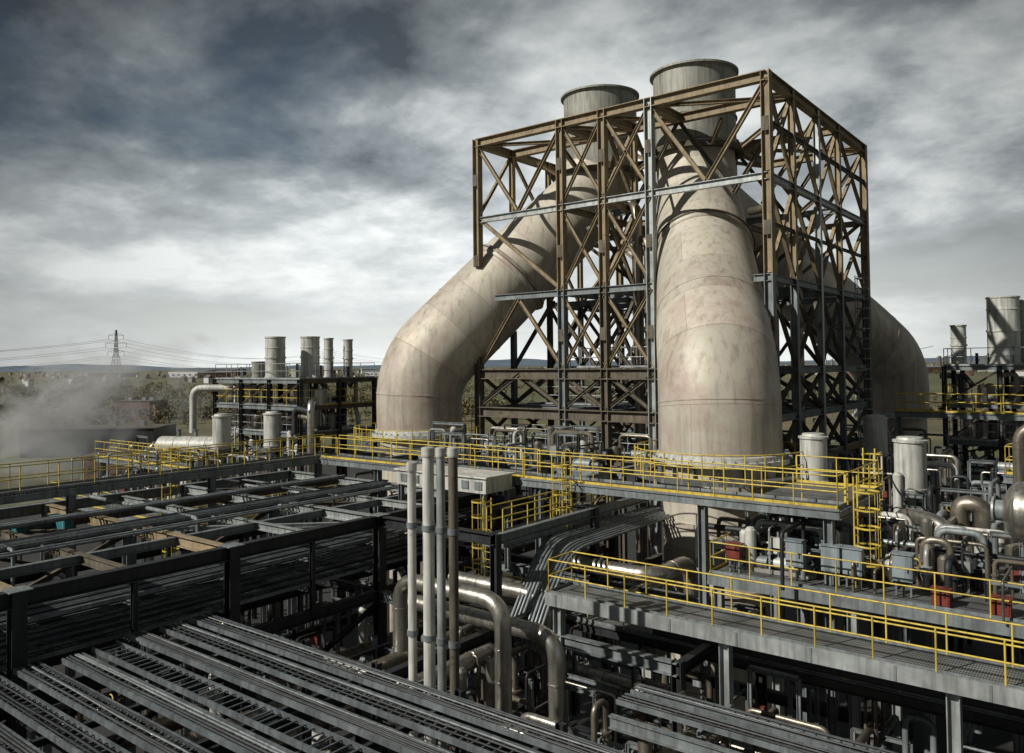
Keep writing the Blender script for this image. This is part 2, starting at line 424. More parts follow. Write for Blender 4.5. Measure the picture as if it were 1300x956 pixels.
w.build()
w=walkway('walkway',-12.4,14,27.2,44,-7.62,'SW','steell',legs=[(x,y) for x in (-12.1,-7.5,-1.7,4.1) for y in (27.4,33,39)])
w.beam((-12.4,27.12,-7.8),(14,27.12,-7.8),.08,.42,'steel','B')
w.build()
walkway('walkway',-19.6,-18.7,23.2,31,-6.5,'WE','steel').build()
walkway('walkway',-4.3,4,37.2,38.6,-4.6,'NSW','steel',legs=[(-4.1,37.4),(-1,37.4)]).build()
walkway('walkway',-22,2,24.6,25.6,-9.4,'S','dark').build()
bx=MB('equipment_cabin'); bx.box(-27.2,-21.8,25.9,27.7,-5.5,-4.85,'drum'); bx.box(-27.3,-21.7,25.8,27.8,-4.85,-4.78,'white')
for k in range(7): bx.box(-26.9+.75*k,-26.5+.75*k,25.86,25.9,-5.35,-5.0,'steel')
for x in (-27,-22): 
    for y in (26,27.6): bx.beam((x,y,-9),(x,y,-5.5),.2,.2,'steel')
bx.build()

def ladder(x,y,z0,z1,rot=0,mat='yellow'):
    mb=MB('caged_ladder'); ca,sa=math.cos(rot),math.sin(rot)
    T=lambda a,b,z:(x+a*ca-b*sa,y+a*sa+b*ca,z)
    for s in(-.22,.22): mb.tube([T(s,0,z0),T(s,0,z1+1.1)],.03,mat,6)
    z=z0+.2
    while z<z1: mb.tube([T(-.22,0,z),T(.22,0,z)],.015,mat,5); z+=.3
    z=z0+ (2.1 if z1-z0>4 else .8)
    hoops=[]
    while z<=z1+1.1:
        pts=[T(math.cos(t)*.38,-.38+math.sin(t)*-.38,z) for t in [math.pi*k/8 for k in range(9)]]
        pts=[T(.22,0,z)]+pts+[T(-.22,0,z)]
        for a,b in zip(pts[:-1],pts[1:]): mb.beam(a,b,.012,.06,mat,'B')
        hoops.append(pts); z+=.6
    if len(hoops)>1:
        for k in (2,4,6,8): mb.tube([hoops[0][k],hoops[-1][k]],.012,mat,5)
    mb.build()
ladder(-18.9,27.7,-8,-5); ladder(-8.5,33.8,-7.6,-4.6,3.14); ladder(-7.6,28.4,-7.6,-5,1.57); ladder(-20.9,24.9,-9.3,-6.5)
ladder(-3.5,37.0,-7.6,-4.6); ladder(-36.9,20,-12,-5,1.57); ladder(-13.2,50.5,-5,4,1.57,'steel')

# ---------------------------------------------------------------- pipe rack (steel frame)
rk=MB('pipe_rack')
RY=[-4.3,2.2,8.8,15.3,21.9,28.4]
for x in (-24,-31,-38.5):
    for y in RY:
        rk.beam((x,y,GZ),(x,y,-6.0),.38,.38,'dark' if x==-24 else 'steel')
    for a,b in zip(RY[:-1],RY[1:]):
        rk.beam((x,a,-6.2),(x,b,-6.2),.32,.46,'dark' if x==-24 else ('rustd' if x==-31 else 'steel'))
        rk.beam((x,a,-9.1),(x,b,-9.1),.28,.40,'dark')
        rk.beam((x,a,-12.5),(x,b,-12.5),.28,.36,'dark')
for y in RY:
    for xa,xb in ((-38.5,-31),(-31,-24)):
        rk.beam((xa,y,-6.22),(xb,y,-6.22),.3,.4,'rust' if y in(15.3,8.8) else 'steell')
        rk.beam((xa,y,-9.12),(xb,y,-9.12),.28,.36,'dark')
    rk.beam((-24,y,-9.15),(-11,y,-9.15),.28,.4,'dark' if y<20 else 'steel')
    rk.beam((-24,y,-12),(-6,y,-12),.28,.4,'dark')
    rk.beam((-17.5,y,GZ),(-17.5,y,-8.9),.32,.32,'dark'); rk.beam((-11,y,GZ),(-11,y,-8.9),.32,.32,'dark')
for y in (12,18.6,25.1): rk.beam((-38.5,y,-6.24),(-24,y,-6.24),.22,.3,'steell' if y!=12 else 'rustd')
for x in (-27.5,-34.5): rk.beam((x,2.2,-6.26),(x,28.4,-6.26),.22,.3,'rustd' if x==-34.5 else 'steel')
rk.beam((-24,21.9,-6.2),(-18,21.9,-6.2),.3,.4,'dark'); rk.beam((-18,21.9,-12),(-18,21.9,-6),.3,.3,'dark')
rk.beam((-24,28.4,-6.2),(-18,28.4,-6.2),.3,.4,'dark'); rk.beam((-18,28.4,-12),(-18,28.4,-6),.3,.3,'dark')
rk.beam((-18,21.9,-6.2),(-18,33,-6.2),.26,.36,'steel'); 
for a,b in zip(RY[1:-1],RY[2:]):
    rk.beam((-31,a,-8.8),(-31,b,-6.4),.16,.16,'rustd'); rk.beam((-38.5,b,-8.8),(-38.5,a,-6.4),.16,.16,'rustd')
    rk.beam((-17.5,a,-9.15),(-17.5,b,-9.15),.28,.36,'dark')
    if a>15.4: rk.beam((-11,a,-9.15),(-11,b,-9.15),.28,.36,'dark')
    rk.beam((-24,a,-12.2),(-24,b,-9.4),.16,.16,'dark')
rk.beam((-31,15.3,-6.3),(-24,21.9,-6.3),.16,.16,'steell'); rk.beam((-38.5,8.8,-6.3),(-31,15.3,-6.3),.16,.16,'rustd')
rk.beam((-31,21.9,-6.3),(-24.2,28.2,-6.3),.16,.16,'rustd'); rk.beam((-38.5,21.9,-6.3),(-31,28.2,-6.3),.16,.16,'rustd')
for y in RY[1:]:
    for x in (-24,-31): rk.box(x-.3,x+.3,y-.3,y+.3,-5.98,-5.95,'steel'); 
for y in (5.5,12,18.6,25.1):
    rk.beam((-24,y,-9.1),(-24,y,-6.4),.16,.16,'dark')
rk.build()

def tray(p,q,wd,ncab=5,mat='tray'):
    mb=MB('cable_tray'); p=Vector(p);q=Vector(q);d=(q-p).normalized(); s=d.cross(Vector((0,0,1)))
    L=(q-p).length
    for k in (-1,1):
        mb.beam(p+s*k*wd/2,q+s*k*wd/2,.03,.12,mat,'B')
        mb.beam(p+s*k*(wd/2-.02)+Vector((0,0,.06)),q+s*k*(wd/2-.02)+Vector((0,0,.06)),.06,.012,mat,'B')
    t=.15
    while t<L: c=p+d*t; mb.beam(c-s*wd/2,c+s*wd/2,.035,.03,mat,'B'); t+=.3
    for k in range(ncab):
        off=(-.42+.84*(k+random.random())/ncab)*wd; pts=[]; n=int(L/2.5)
        for i in range(n+1):
            pts.append(p+d*(L*i/n)+s*(off+random.uniform(-.03,.03))+Vector((0,0,.045+random.uniform(0,.02))))
        mb.tube(pts,random.choice([.018,.025,.032]),random.choice(['cable','cable','cable','dark','steel']),5,False)
    mb.build()
for k in range(6):
    x=-27.6+.58*k; tray((x,-6,-7.0),(x,33.5,-7.0),.45,4)
for k in range(5): tray((-27.4+.68*k,-6,-8.1),(-27.4+.68*k,33,-8.1),.5,4)
for k in range(2): tray((-30.3+.65*k,-6,-5.9),(-30.3+.65*k,27.6,-5.9),.5,(5,3)[k])
for k in range(17):
    y=13.6-.98*k+random.uniform(-.05,.05); tray((-23.3+random.uniform(0,.6),y,-7.8),(2,y,-7.8),(.62,.62,.45,.7,.55)[k%5],(5,3,6,0,4)[k%5])
for k in range(2): tray((-11.5,19.4+.8*k,-9.3),(10,19.4+.8*k,-9.3),.55,4)
cd=MB('conduit_run')
for k,(x,r) in enumerate(((-33.6,.08),(-33.3,.06),(-33.05,.1),(-28.3,.07),(-28.1,.05))):
    cd.tube([(x,-6,-5.93+r),(x,27.7,-5.93+r)],r,('steel','alud','steel','steel','steel')[k],8)
for k,(y,r) in enumerate(((10.5,.06),(17.0,.09),(23.7,.06))):
    cd.pipe([(-38,y,-5.9),(-29,y,-5.9),(-29,y,-9)],r,('steel','steel','dark')[k],None,8)
cd.build()
sup=MB('tray_support_frame')
for y in [-4.3+3.26*k for k in range(12)]:
    sup.beam((-28,y,-7.12),(-24.2,y,-7.12),.1,.12,'steel','U'); sup.beam((-28,y,-8.22),(-24.2,y,-8.22),.1,.12,'steel','U'); sup.beam((-28,y,-9),(-28,y,-6.3),.12,.12,'dark')
for x in [-21.5+2.9*k for k in range(8)]:
    sup.beam((x,-3,-7.95),(x,14.2,-7.95),.12,.16,'dark','U'); sup.beam((x,14.2,GZ),(x,14.2,-7.7),.2,.2,'dark'); sup.beam((x,5.8,GZ),(x,5.8,-8.1),.2,.2,'dark')
for x in (-9,-3,3): sup.beam((x,19.0,-9.45),(x,21.0,-9.45),.12,.16,'steel','U')
for y,z in ((18.8,-9.7),(20.9,-9.7),(17.3,-10.8)): sup.beam((-11.5,y,z),(10,y,z),.2,.34,'steel')
sup.build()

for k,(x,top) in enumerate(((-16.2,-2.75),(-15.55,-2.3),(-15.08,-2.28),(-14.62,-2.25))):
    mb=MB('vent_pole'); r=(.12,.16,.12,.13)[k]
    mb.tube([(x,16,GZ),(x,16,top)],r,'white' if k<2 else 'rustd' if k==3 else 'steell',16)
    mb.lathe((x,16,top),[(r+.02,-.25),(r+.03,-.2),(r+.03,0),(r-.02,.02),(0,.02)],'drum',16)
    for z in (-4.5,-7.5,-11): mb.lathe((x,16,z),[(r,-.08),(r+.03,-.08),(r+.03,.08),(r,.08)],'steel',16)
    mb.beam((x,16.1,-9),(x,16.6,-9),.1,.1,'steel'); mb.build()

# ---------------------------------------------------------------- large pipework
def pipes(lst):
    for pts,r,m,*k in lst:
        mb=MB('insulated_pipe'); mb.pipe(pts,r,m,r*3.0,16,True); mb.build()
pipes([
 ([(-19.6,18.8,-9.5),(-19.6,18.8,-7.15),(-15.2,18.8,-7.15),(-15.2,18.8,GZ)],.26,'alu'),
 ([(-20,20.0,-8.3),(-14.1,20.0,-8.3),(-14.1,20.0,GZ)],.27,'alu'),
 ([(-19,26.5,-7.9),(-14.2,26.5,-7.9),(-14.2,29.5,-7.9),(-14.2,29.5,-12)],.30,'alu'),
 ([(-22,26.2,-9.2),(-16,26.2,-9.2),(-16,30,-9.2)],.26,'alud'),
 ([(-22,24,-8.6),(-17.4,24,-8.6),(-17.4,24,-11),(-12,24,-11)],.3,'alu'),
 ([(-24,22.8,-9.9),(-16.5,22.8,-9.9),(-16.5,22.8,-14)],.24,'alud'),
 ([(-24,17.4,-9.9),(-17.8,17.4,-9.9),(-17.8,21.4,-9.9)],.28,'alu'),
 ([(-13,18.2,-11.6),(8,18.2,-11.6)],.3,'alud'),([(-13,22.8,-10.6),(8,22.8,-10.6)],.3,'alu'),
 ([(-13,16.4,-12.2),(8,16.4,-12.2)],.35,'alud'),([(-12.5,21.9,-11.2),(9,21.9,-11.2)],.2,'alud'),
 ([(-13,24.2,-9.0),(9,24.2,-9.0)],.16,'dark'),([(-13,26.2,-9.3),(9,26.2,-9.3)],.3,'alud'),
 ([(-12.8,15.2,-11),(-10.6,15.2,-11),(-10.6,22,-11),(-4,22,-11)],.25,'alud'),
 ([(-20,-2,-10),(-20,32,-10)],.28,'alud'),([(-21,-2,-11.4),(-21,32,-11.4)],.35,'alud'),
 ([(-29,-2,-9.7),(-29,30,-9.7)],.3,'dark'),([(-33,-2,-9.7),(-33,30,-9.7)],.3,'rustd'),
 ([(-36,0,-9.7),(-36,30,-9.7)],.25,'dark'),([(-26,0,-12.0),(-26,32,-12.0)],.3,'alud'),
 ([(-5.4,34,-7.6),(-5.4,34,-5.4),(-4.6,34,-5.4),(-4.6,34,-7.6)],.32,'alud'),
 ([(-5.5,32.2,-7.6),(-5.5,32.2,-5.9),(-7.5,33.6,-5.9),(-7.5,33.6,-7.6)],.28,'alu'),
 ([(-3.6,35.6,-7.6),(-3.6,35.6,-2.6),(-1.5,35.6,-2.6)],.22,'alud'),
 ([(-3.4,31.2,-7.6),(-3.4,31.2,-5.4),(-3.4,33.0,-5.4)],.25,'alu'),
 ([(-10.6,31.8,-7.6),(-10.6,31.8,-6.4),(-9.2,31.8,-6.4),(-9.2,36,-6.4)],.18,'alu'),
 ([(-3.2,40.4,-5.6),(6,40.4,-5.6)],.3,'white'),([(-5,41.5,-4.8),(8,41.5,-4.8)],.2,'steell'),
])
tbm=MB('tubing_bundle')
for k in range(10):
    x=-18.6+.22*k
    tbm.pipe([(x,34-1.2*(k>6),-6.9),(x,25.6-.1*k,-6.9),(x+.2,24.2-.12*k,-8.1),(x+.2,22.9-.1*k,-9.8)],.06,'tray' if k%3 else 'steel',1.0,8)
tbm.build()
def clutter(x0,x1,y0,y1,z,n,hmax,mats=('alud','steell','dark','alu','steel','rustd','white')):
    mb=MB('process_piping')
    for k in range(n):
        x=random.uniform(x0,x1); y=random.uniform(y0,y1); h=random.uniform(.5,hmax); r=random.choice([.04,.05,.07,.09,.12])
        m=random.choice(mats); l=random.uniform(.6,2.5)*random.choice((-1,1)); t=random.random()
        if t<.45:
            e=(x+l,y) if random.random()<.5 else (x,y+l)
            mb.pipe([(x,y,z),(x,y,z+h),(e[0],e[1],z+h),(e[0],e[1],z+random.choice((0,h*.4)))],r,m,None,8)
            mb.lathe((x,y,z+h*.5),[(r,-.12),(r*2,-.12),(r*2,-.06),(r*1.4,-.05),(r*1.4,.05),(r*2,.06),(r*2,.12),(r,.12)],m,10)
            if random.random()<.4:
                mb.tube([(x,y,z+h*.5),(x,y-.35,z+h*.5)],.02,'steel',6); mb.lathe((x,y-.35,z+h*.5),[(.14,0),(.17,.02),(.14,.04)],random.choice(['red','yellow','steel','steel']),12,(0,1,0))
        elif t<.55:
            mb.lathe((x,y,z+.3),[(0,h*.8+.12),(.12,h*.8+.1),(.2,h*.8),(.2,.05),(.1,-.05),(.05,-.3)],random.choice(['drum','alud','alu']),14)
        elif t<.72:
            mb.cbox((x,y,z+h*.6),(random.uniform(.2,.5),.15,random.uniform(.25,.5)),random.choice(['blue','drum','steel','red','steell']),0); mb.beam((x,y+.1,z),(x,y+.1,z+h*.8),.06,.06,'steel','B')
        elif t<.9:
            mb.beam((x,y,z),(x,y,z+h*1.1),.12,.12,random.choice(['steel','steell','dark'])); mb.beam((x,y,z+h*1.1),(x+l,y,z+h*1.1),.12,.14,'steel'); mb.beam((x+l,y,z),(x+l,y,z+h*1.1),.12,.12,'steel')
        else:
            mb.tube([(x,y,z+.35),(x+.9,y,z+.35)],.22,random.choice(['drum','steel','blue','steel']),14); mb.tube([(x+.9,y,z+.35),(x+1.3,y,z+.35)],.1,'steel',10); mb.box(x-.1,x+1.4,y-.2,y+.2,z,z+.14,'concrete')
    mb.build()
clutter(-11.8,-8.6,28.2,33.5,-7.6,80,2.0)
clutter(-8.6,-2,29,33,-7.6,80,1.9)
clutter(-2,9,29.5,35,-7.6,50,1.8)
clutter(-11.5,8,35.8,43.5,-7.6,170,3.4)
clutter(-30,-20,30,36,-5,60,1.6)
clutter(-20,-8,44,70,-7.6,90,3)
clutter(-32,-24,30,35,-8.8,50,2.0)
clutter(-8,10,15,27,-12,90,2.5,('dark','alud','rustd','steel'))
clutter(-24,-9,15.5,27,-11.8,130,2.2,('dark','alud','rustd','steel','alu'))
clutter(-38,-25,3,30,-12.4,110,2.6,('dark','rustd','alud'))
clutter(-37,-25,31,44,-9,80,3,('dark','rustd','alud','steel'))

def silencer(x,y,z0,zl,zt,r,mat='drum'):
    mb=MB('vent_silencer')
    mb.lathe((x,y,0),[(.18,zl-.9),(.18,zl-.35),(r*.9,zl),(r,zl+.02),(r,zl+.1),(r+.05,zl+.11),(r+.05,zl+.17),(r,zl+.18),(r,zt-.1),(r+.06,zt-.09),(r+.06,zt),(r*.85,zt+.02),(r*.8,zt+.12),(0,zt+.16)],mat,32)
    a=r*1.0; L=[(x-a,y-a),(x+a,y-a),(x+a,y+a),(x-a,y+a)]
    for p in L: mb.beam((*p,z0),(*p,zl+.05),.13,.13,'steel')
    for p,q in zip(L,L[1:]+L[:1]):
        for z in (zl,zl-.5): mb.beam((*p,z-.08),(*q,z-.08),.1,.15,'steel')
        mb.beam((*p,z0+.1),(*q,zl-.6),.07,.07,'steel','B'); mb.beam((*q,z0+.1),(*p,zl-.6),.07,.07,'steel','B')
    mb.tube([(x,y,z0),(x,y,zl-.4)],.14,'alud',12)
    mb.pipe([(x,y,z0+.6),(x+r+.6,y,z0+.6),(x+r+.6,y,z0)],.1,'alu',None,10)
    mb.build()
silencer(-7.7,37.2,-7.6,-5.6,-3.4,.63); silencer(-11.1,35.2,-7.6,-5.3,-3.25,.56); silencer(-10.9,44.7,-7.6,-5.0,-3.0,.58)
silencer(-.5,43,-7.6,-5.2,-2.8,.6)
def service_block(cx,cy,z0,zdeck,W2=5.2):
    mb=MB('service_structure')
    D2=3.4
    xs=[cx-W2,cx-W2/3,cx+W2/3,cx+W2]; ys=[cy-D2,cy,cy+D2]
    levels=[z0+(zdeck-z0)*k/3 for k in (0,1,2,3)]
    for x in xs:
        for y in ys:
            mb.beam((x,y,GZ),(x,y,zdeck),.28,.28,'dark')
    for z in levels:
        for y in ys: mb.beam((xs[0],y,z-.15),(xs[-1],y,z-.15),.2,.3,'steel')
        for x in xs: mb.beam((x,ys[0],z-.16),(x,ys[-1],z-.16),.2,.3,'rustd')
    for z in levels[1:]:
        mb.box(xs[0],xs[-1],ys[0],ys[-1],z,z+.05,'grate')
        for a,b in (((xs[0],ys[0]),(xs[-1],ys[0])),((xs[-1],ys[0]),(xs[-1],ys[-1])),((xs[0],ys[-1]),(xs[0],ys[0]))): rail(mb,(*a,z),(*b,z),mat='yellow' if z<zdeck-.1 and z>levels[1]+.1 else 'steell')
    for a,b in zip(xs[:-1],xs[1:]):
        for k in range(3): mb.beam((a,ys[0],levels[k]),(b,ys[0],levels[k+1]-.3),.12,.12,'rustd')
    for k in range(80):
        x=random.uniform(xs[0],xs[-1]); y=random.uniform(ys[0]-.3,ys[-1]); z=random.choice(levels[:3])
        if k%3: mb.pipe([(x,y,z),(x,y,z+random.uniform(.8,2.2)),(x+random.uniform(-2,2),y,z+random.uniform(1,2.2))],random.choice((.06,.1,.16,.22)),random.choice(['alu','alud','white','steel','dark']),None,10)
        else: mb.lathe((x,y,z),[(.0,0),(.3,.02),(.3,1.0),(.2,1.15),(0,1.2)],random.choice(['drum','alu','alud','white']),16)
    for k in range(12):
        x=random.uniform(xs[0],xs[-1]); y=random.uniform(ys[0],ys[-1]); mb.tube([(x,y,zdeck),(x,y,zdeck+random.uniform(.5,1.4))],random.choice((.05,.1,.2)),random.choice(['steel','drum','dark']),10)
    mb.build()
def stack(x,y,z0,z1,r,mat='stack'):
    mb=MB('vent_stack')
    mb.lathe((x,y,0),[(r,z0),(r,z1-.9),(r+.03,z1-.88),(r+.03,z1-.8),(r,z1-.78),(r,z1-.1),(r+.05,z1-.1),(r+.05,z1),(r-.06,z1)],mat,28)
    mb.lathe((x,y,0),[(r-.06,z1),(r-.07,z1-1.5)],'black',28)
    for z in (z0+.1,(z0+z1)/2): mb.lathe((x,y,z),[(r,-.06),(r+.06,-.06),(r+.06,.06),(r,.06)],mat,28)
    mb.build()
service_block(-50.5,37.5,-6.5,-.9)
stack(-50.2,35.6,-.9,2.2,.72,'drum'); stack(-49.6,38.3,-.9,2.25,.7,'drum'); stack(-47.8,38.6,-.9,2.1,.34,'drum'); stack(-47.0,39.8,-.9,2.0,.34,'drum'); stack(-53.2,36.2,-.9,.4,.5); stack(-52.4,39.5,-1.6,-.2,.7)
service_block(-5.2,61,-7.5,-.4,4.6)
stack(-6.9,61.5,-.4,4.1,.95,'drum'); stack(-5.6,62.9,-.4,3.9,.85,'drum'); stack(-9.4,60.6,-.4,2.3,.46,'drum')
stack(2,60,-.4,2.0,.5,'drum')
silencer(-50.5,31.4,-9,-5.7,-3.4,.62); silencer(-48.2,34.0,-9,-5.7,-3.3,.66)
pipes([([(-57,33,-5),(-57,33,-1.6),(-54,35,-1.6),(-52,35,-1.6)],.26,'white'),
 ([(-44,34,-8),(-44,34,-2.5),(-46,36,-2.5)],.25,'alu'),([(-56,29,-9),(-56,29,-5.6),(-52,31,-5.6),(-52,31,-9)],.25,'alu')])
def vessel(p,q,r,mat='alu',zf=None):
    mb=MB('horizontal_vessel'); p=Vector(p);q=Vector(q);d=(q-p);L=d.length
    prof=[(0,-.55*r)]+[(r*math.sin(t),-.55*r*math.cos(t)) for t in [math.pi/2*k/7 for k in range(1,8)]]+[(r+.01,0)]
    k=0
    while k<L-1.2: k+=1.2; prof+= [(r,k-.05),(r+.025,k-.05),(r+.025,k),(r,k)]
    prof+=[(r,L)]+[(r*math.cos(t),L+.55*r*math.sin(t)) for t in [math.pi/2*k/7 for k in range(1,8)]]
    mb.lathe(p,prof,mat,40,d)
    dn=d.normalized()
    for t in (.2,.8):
        c=p+d*t; mb.cbox((c.x,c.y,(c.z-r*.3+zf)/2),(.3,r*1.6,c.z-r*.3-zf),'steel',math.atan2(d.y,d.x))
    e=p-dn*(.5*r); mb.tube([e+dn*.1,e-dn*.25],r*.35,'steel',20); mb.tube([e-dn*.25,e-dn*.31],r*.45,'steell',20)
    for k in range(12):
        a=2*math.pi*k/12; s=dn.cross(Vector((0,0,1))); c=e-dn*.32+(s*math.cos(a)+Vector((0,0,1))*math.sin(a))*r*.4; mb.tube([c,c-dn*.05],.03,'dark',6)
    for t in(.3,.6): c=p+d*t; mb.tube([c+Vector((0,0,r*.9)),c+Vector((0,0,r+.5))],.12,'steel',12); mb.tube([c+Vector((0,0,r+.44)),c+Vector((0,0,r+.5))],.2,'steel',12)
    mb.build()
vessel((-2.9,28.9,-4.7),(4,28.9,-4.7),.92,zf=-7.6)
vessel((-55,29.5,-5.6),(-51.2,31.6,-5.6),.7,mat='drum',zf=-9)
vessel((-4,52,-4.5),(4,52,-4.5),1.1,mat='alu',zf=-7.6)
walkway('walkway',-60,-42,24,42,-9,'SWE','steel',legs=[(x,y) for x in(-59,-53,-48,-43) for y in (25,33,41)]).build()
clutter(-59,-44,25,34,-9,150,3.6,('white','alu','steell','dark','alud'))
walkway('walkway',-60,-46,27,28.2,-6.4,'NS','steel',legs=[(x,27.2) for x in(-59,-53,-48)]).build()
walkway('walkway',-20,10,44.2,72,-7.64,'E','steel',legs=[(x,y) for x in(-12,-4,4) for y in (48,56,64)]).build()
walkway('walkway',-12,-2,54,55.2,-3.2,'NS','steel',legs=[(-11.8,54.2),(-2.2,54.2)]).build()

def cabinet(x,y,z,sx,sz,mat,name='control_cabinet'):
    mb=MB(name); mb.box(x,x+sx,y,y+.35,z+.5,z+.5+sz,mat); mb.box(x+.04,x+sx-.04,y-.02,y,z+.54,z+.46+sz,mat)
    mb.box(x-.04,x+sx+.04,y-.06,y+.4,z+.5+sz,z+.54+sz,mat); mb.box(x+sx-.14,x+sx-.1,y-.045,y-.02,z+.8,z+.95,'dark')
    for a in (x+.08,x+sx-.08): mb.beam((a,y+.18,z),(a,y+.18,z+.5),.06,.06,'steel','B')
    mb.tube([(x+sx/2,y+.2,z),(x+sx/2,y+.2,z+.5)],.04,'cable',8); mb.build()
for x,y in ((-8.6,27.8),(-7.9,27.8),(-6.4,27.9),(-9.8,27.8)): cabinet(x,y,-7.6,.6,.85,'blue')
for x,y in ((-5.2,27.5),(-3.6,27.5),(-11.9,27.6)): cabinet(x,y,-8.1 if x>-6 else -7.6,.5,.5,'red','fire_hose_box')
cabinet(-35.2,14,-7.4,1.6,.9,'teal','pump_enclosure'); cabinet(-35.1,12.4,-7.4,1.2,.8,'teal','pump_enclosure')

# ---------------------------------------------------------------- ground, yard, surroundings
def site(R,D): return (.787*R-.617*D,.617*R+.787*D)
def ground():
    m,nt,b=newmat('ground_fields'); o=objco(nt)
    v=nt.nodes.new('ShaderNodeTexVoronoi'); v.inputs['Scale'].default_value=.006; nt.links.new(o,v.inputs[0])
    sep=nt.nodes.new('ShaderNodeSeparateColor'); nt.links.new(v.outputs['Color'],sep.inputs[0])
    col=mixc(nt,ramp(nt,sep.outputs[0],.3,.7),(.075,.105,.035),(.15,.125,.06))
    col=mixc(nt,ramp(nt,noise(nt,.02,6,.65,o),.4,.65),col,(.06,.056,.032))
    col=mixc(nt,ramp(nt,noise(nt,.15,5,.65,o),.5,.7),col,(.11,.10,.05))
    nt.links.new(col,b.inputs['Base Color']); b.inputs['Roughness'].default_value=.95; M['ground']=m
ground()
g=MB('ground'); S=12000; n=24
vs=[(-S+2*S*i/n,-S+2*S*j/n,GZ-.3) for j in range(n+1) for i in range(n+1)]
g.add(vs,[(j*(n+1)+i,j*(n+1)+i+1,(j+1)*(n+1)+i+1,(j+1)*(n+1)+i) for j in range(n) for i in range(n)],'ground'); g.build()
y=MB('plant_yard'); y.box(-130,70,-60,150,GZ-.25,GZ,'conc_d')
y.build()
def leafmat():
    m,nt,b=newmat('autumn_foliage'); o=objco(nt)
    c=mixc(nt,ramp(nt,noise(nt,.03,3,.6,o),.42,.6),(.085,.095,.04),(.19,.145,.06))
    c=mixc(nt,ramp(nt,noise(nt,.6,3,.6,o),.45,.65),c,(.055,.056,.03))
    nt.links.new(c,b.inputs['Base Color']); b.inputs['Roughness'].default_value=.9; M['leaf']=m
leafmat()
tr=MB('woodland')
def tree(x,y,h,nq):
    tr.tube([(x,y,GZ-.3),(x+.1*h*random.uniform(-.3,.3),y,GZ+h*.6)],[h*.03,h*.01],'rustd',4,False)
    cw=h*random.uniform(.34,.5); lob=[(random.uniform(-.5,.5)*cw,random.uniform(-.5,.5)*cw,random.uniform(.3,.85)*h,random.uniform(.4,.75)*cw) for _ in range(4)]
    for k in range(nq):
        lx,ly,lz,lr=random.choice(lob); d=Vector((random.gauss(0,1),random.gauss(0,1),random.gauss(0,1))).normalized()*lr*random.uniform(.5,1)
        c=Vector((x+lx,y+ly,GZ+lz))+d; a=Vector((random.gauss(0,1),random.gauss(0,1),random.gauss(0,1))).normalized()*h*.085; b=a.cross(Vector((random.gauss(0,1),random.gauss(0,1),random.gauss(0,1)))).normalized()*h*.085
        tr.add([c+a,c+b,c-a,c-b],[(0,1,2,3)],'leaf')
cl=[(random.uniform(-.75,.75),random.uniform(280,1500)) for _ in range(90)]+[(random.uniform(-.75,-.2),random.uniform(260,700)) for _ in range(45)]
for k in range(2900):
    t,D=random.choice(cl); t+=random.gauss(0,.05); D+=random.gauss(0,25)
    if D<240: continue
    px,py=site(t*D,D); tree(px,py,random.uniform(3.5,7.5),36 if D<500 else 22)
tr.build()
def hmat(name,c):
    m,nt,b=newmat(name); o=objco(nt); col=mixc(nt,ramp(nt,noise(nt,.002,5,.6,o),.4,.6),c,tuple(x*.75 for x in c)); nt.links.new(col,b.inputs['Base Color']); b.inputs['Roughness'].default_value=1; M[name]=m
hmat('hill_haze_blue',(.10,.15,.21))  # bluish distance haze is painted into the hill colour
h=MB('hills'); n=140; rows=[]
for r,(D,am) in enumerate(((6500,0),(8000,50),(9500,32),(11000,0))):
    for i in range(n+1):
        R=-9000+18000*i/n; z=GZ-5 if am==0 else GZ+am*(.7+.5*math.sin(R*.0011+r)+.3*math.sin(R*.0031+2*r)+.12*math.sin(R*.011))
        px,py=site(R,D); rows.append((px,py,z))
h.add(rows,[(r*(n+1)+i,r*(n+1)+i+1,(r+1)*(n+1)+i+1,(r+1)*(n+1)+i) for r in range(3) for i in range(n)],'hill_haze_blue',True); h.build()
def shed(R,D,wd,dp,ht,wall,name='warehouse',rot=None,flat=False):
    mb=MB(name); a=random.uniform(-.4,.4)+.665 if rot is None else rot; x,y=site(R,D); ca,sa=math.cos(a),math.sin(a)
    T=lambda u,v,z:(x+u*ca-v*sa,y+u*sa+v*ca,GZ-.3+z)
    w2,d2=wd/2,dp/2; rh=ht*(1.001 if flat else 1.2)
    vs=[T(-w2,-d2,0),T(w2,-d2,0),T(w2,d2,0),T(-w2,d2,0),T(-w2,-d2,ht),T(w2,-d2,ht),T(w2,d2,ht),T(-w2,d2,ht),T(-w2,0,rh),T(w2,0,rh)]
    mb.add(vs,[(0,1,5,4),(2,3,7,6),(1,2,6,9,5),(3,0,4,8,7)],wall); 
    e=.4
    mb.add([T(-w2-e,-d2-e,ht-.1),T(w2+e,-d2-e,ht-.1),T(w2+e,0,rh+.1),T(-w2-e,0,rh+.1),T(-w2-e,d2+e,ht-.1),T(w2+e,d2+e,ht-.1)],[(0,1,2,3),(3,2,5,4)],'rustd' if flat else 'steel')
    k=-w2+wd*.08
    while k<w2-wd*.1:
        mb.add([T(k,-d2-.03,ht*.3),T(k+wd*.06,-d2-.03,ht*.3),T(k+wd*.06,-d2-.03,ht*.6),T(k,-d2-.03,ht*.6)],[(0,1,2,3)],'glass'); k+=wd*.16
    if flat:
        for u in (-.3,.1,.32): c=T(u*wd,0,ht+.6); mb.cbox(c,(1.6,1.6,1.2),'steel',a)
    mb.build()
shed(-147,316,15,12,7.5,'brick','brick_building',flat=True,rot=.5); shed(-98,190,30,14,6.5,'dark','industrial_hall',flat=True); shed(-70,150,16,12,4.5,'brick','industrial_hall',flat=True)
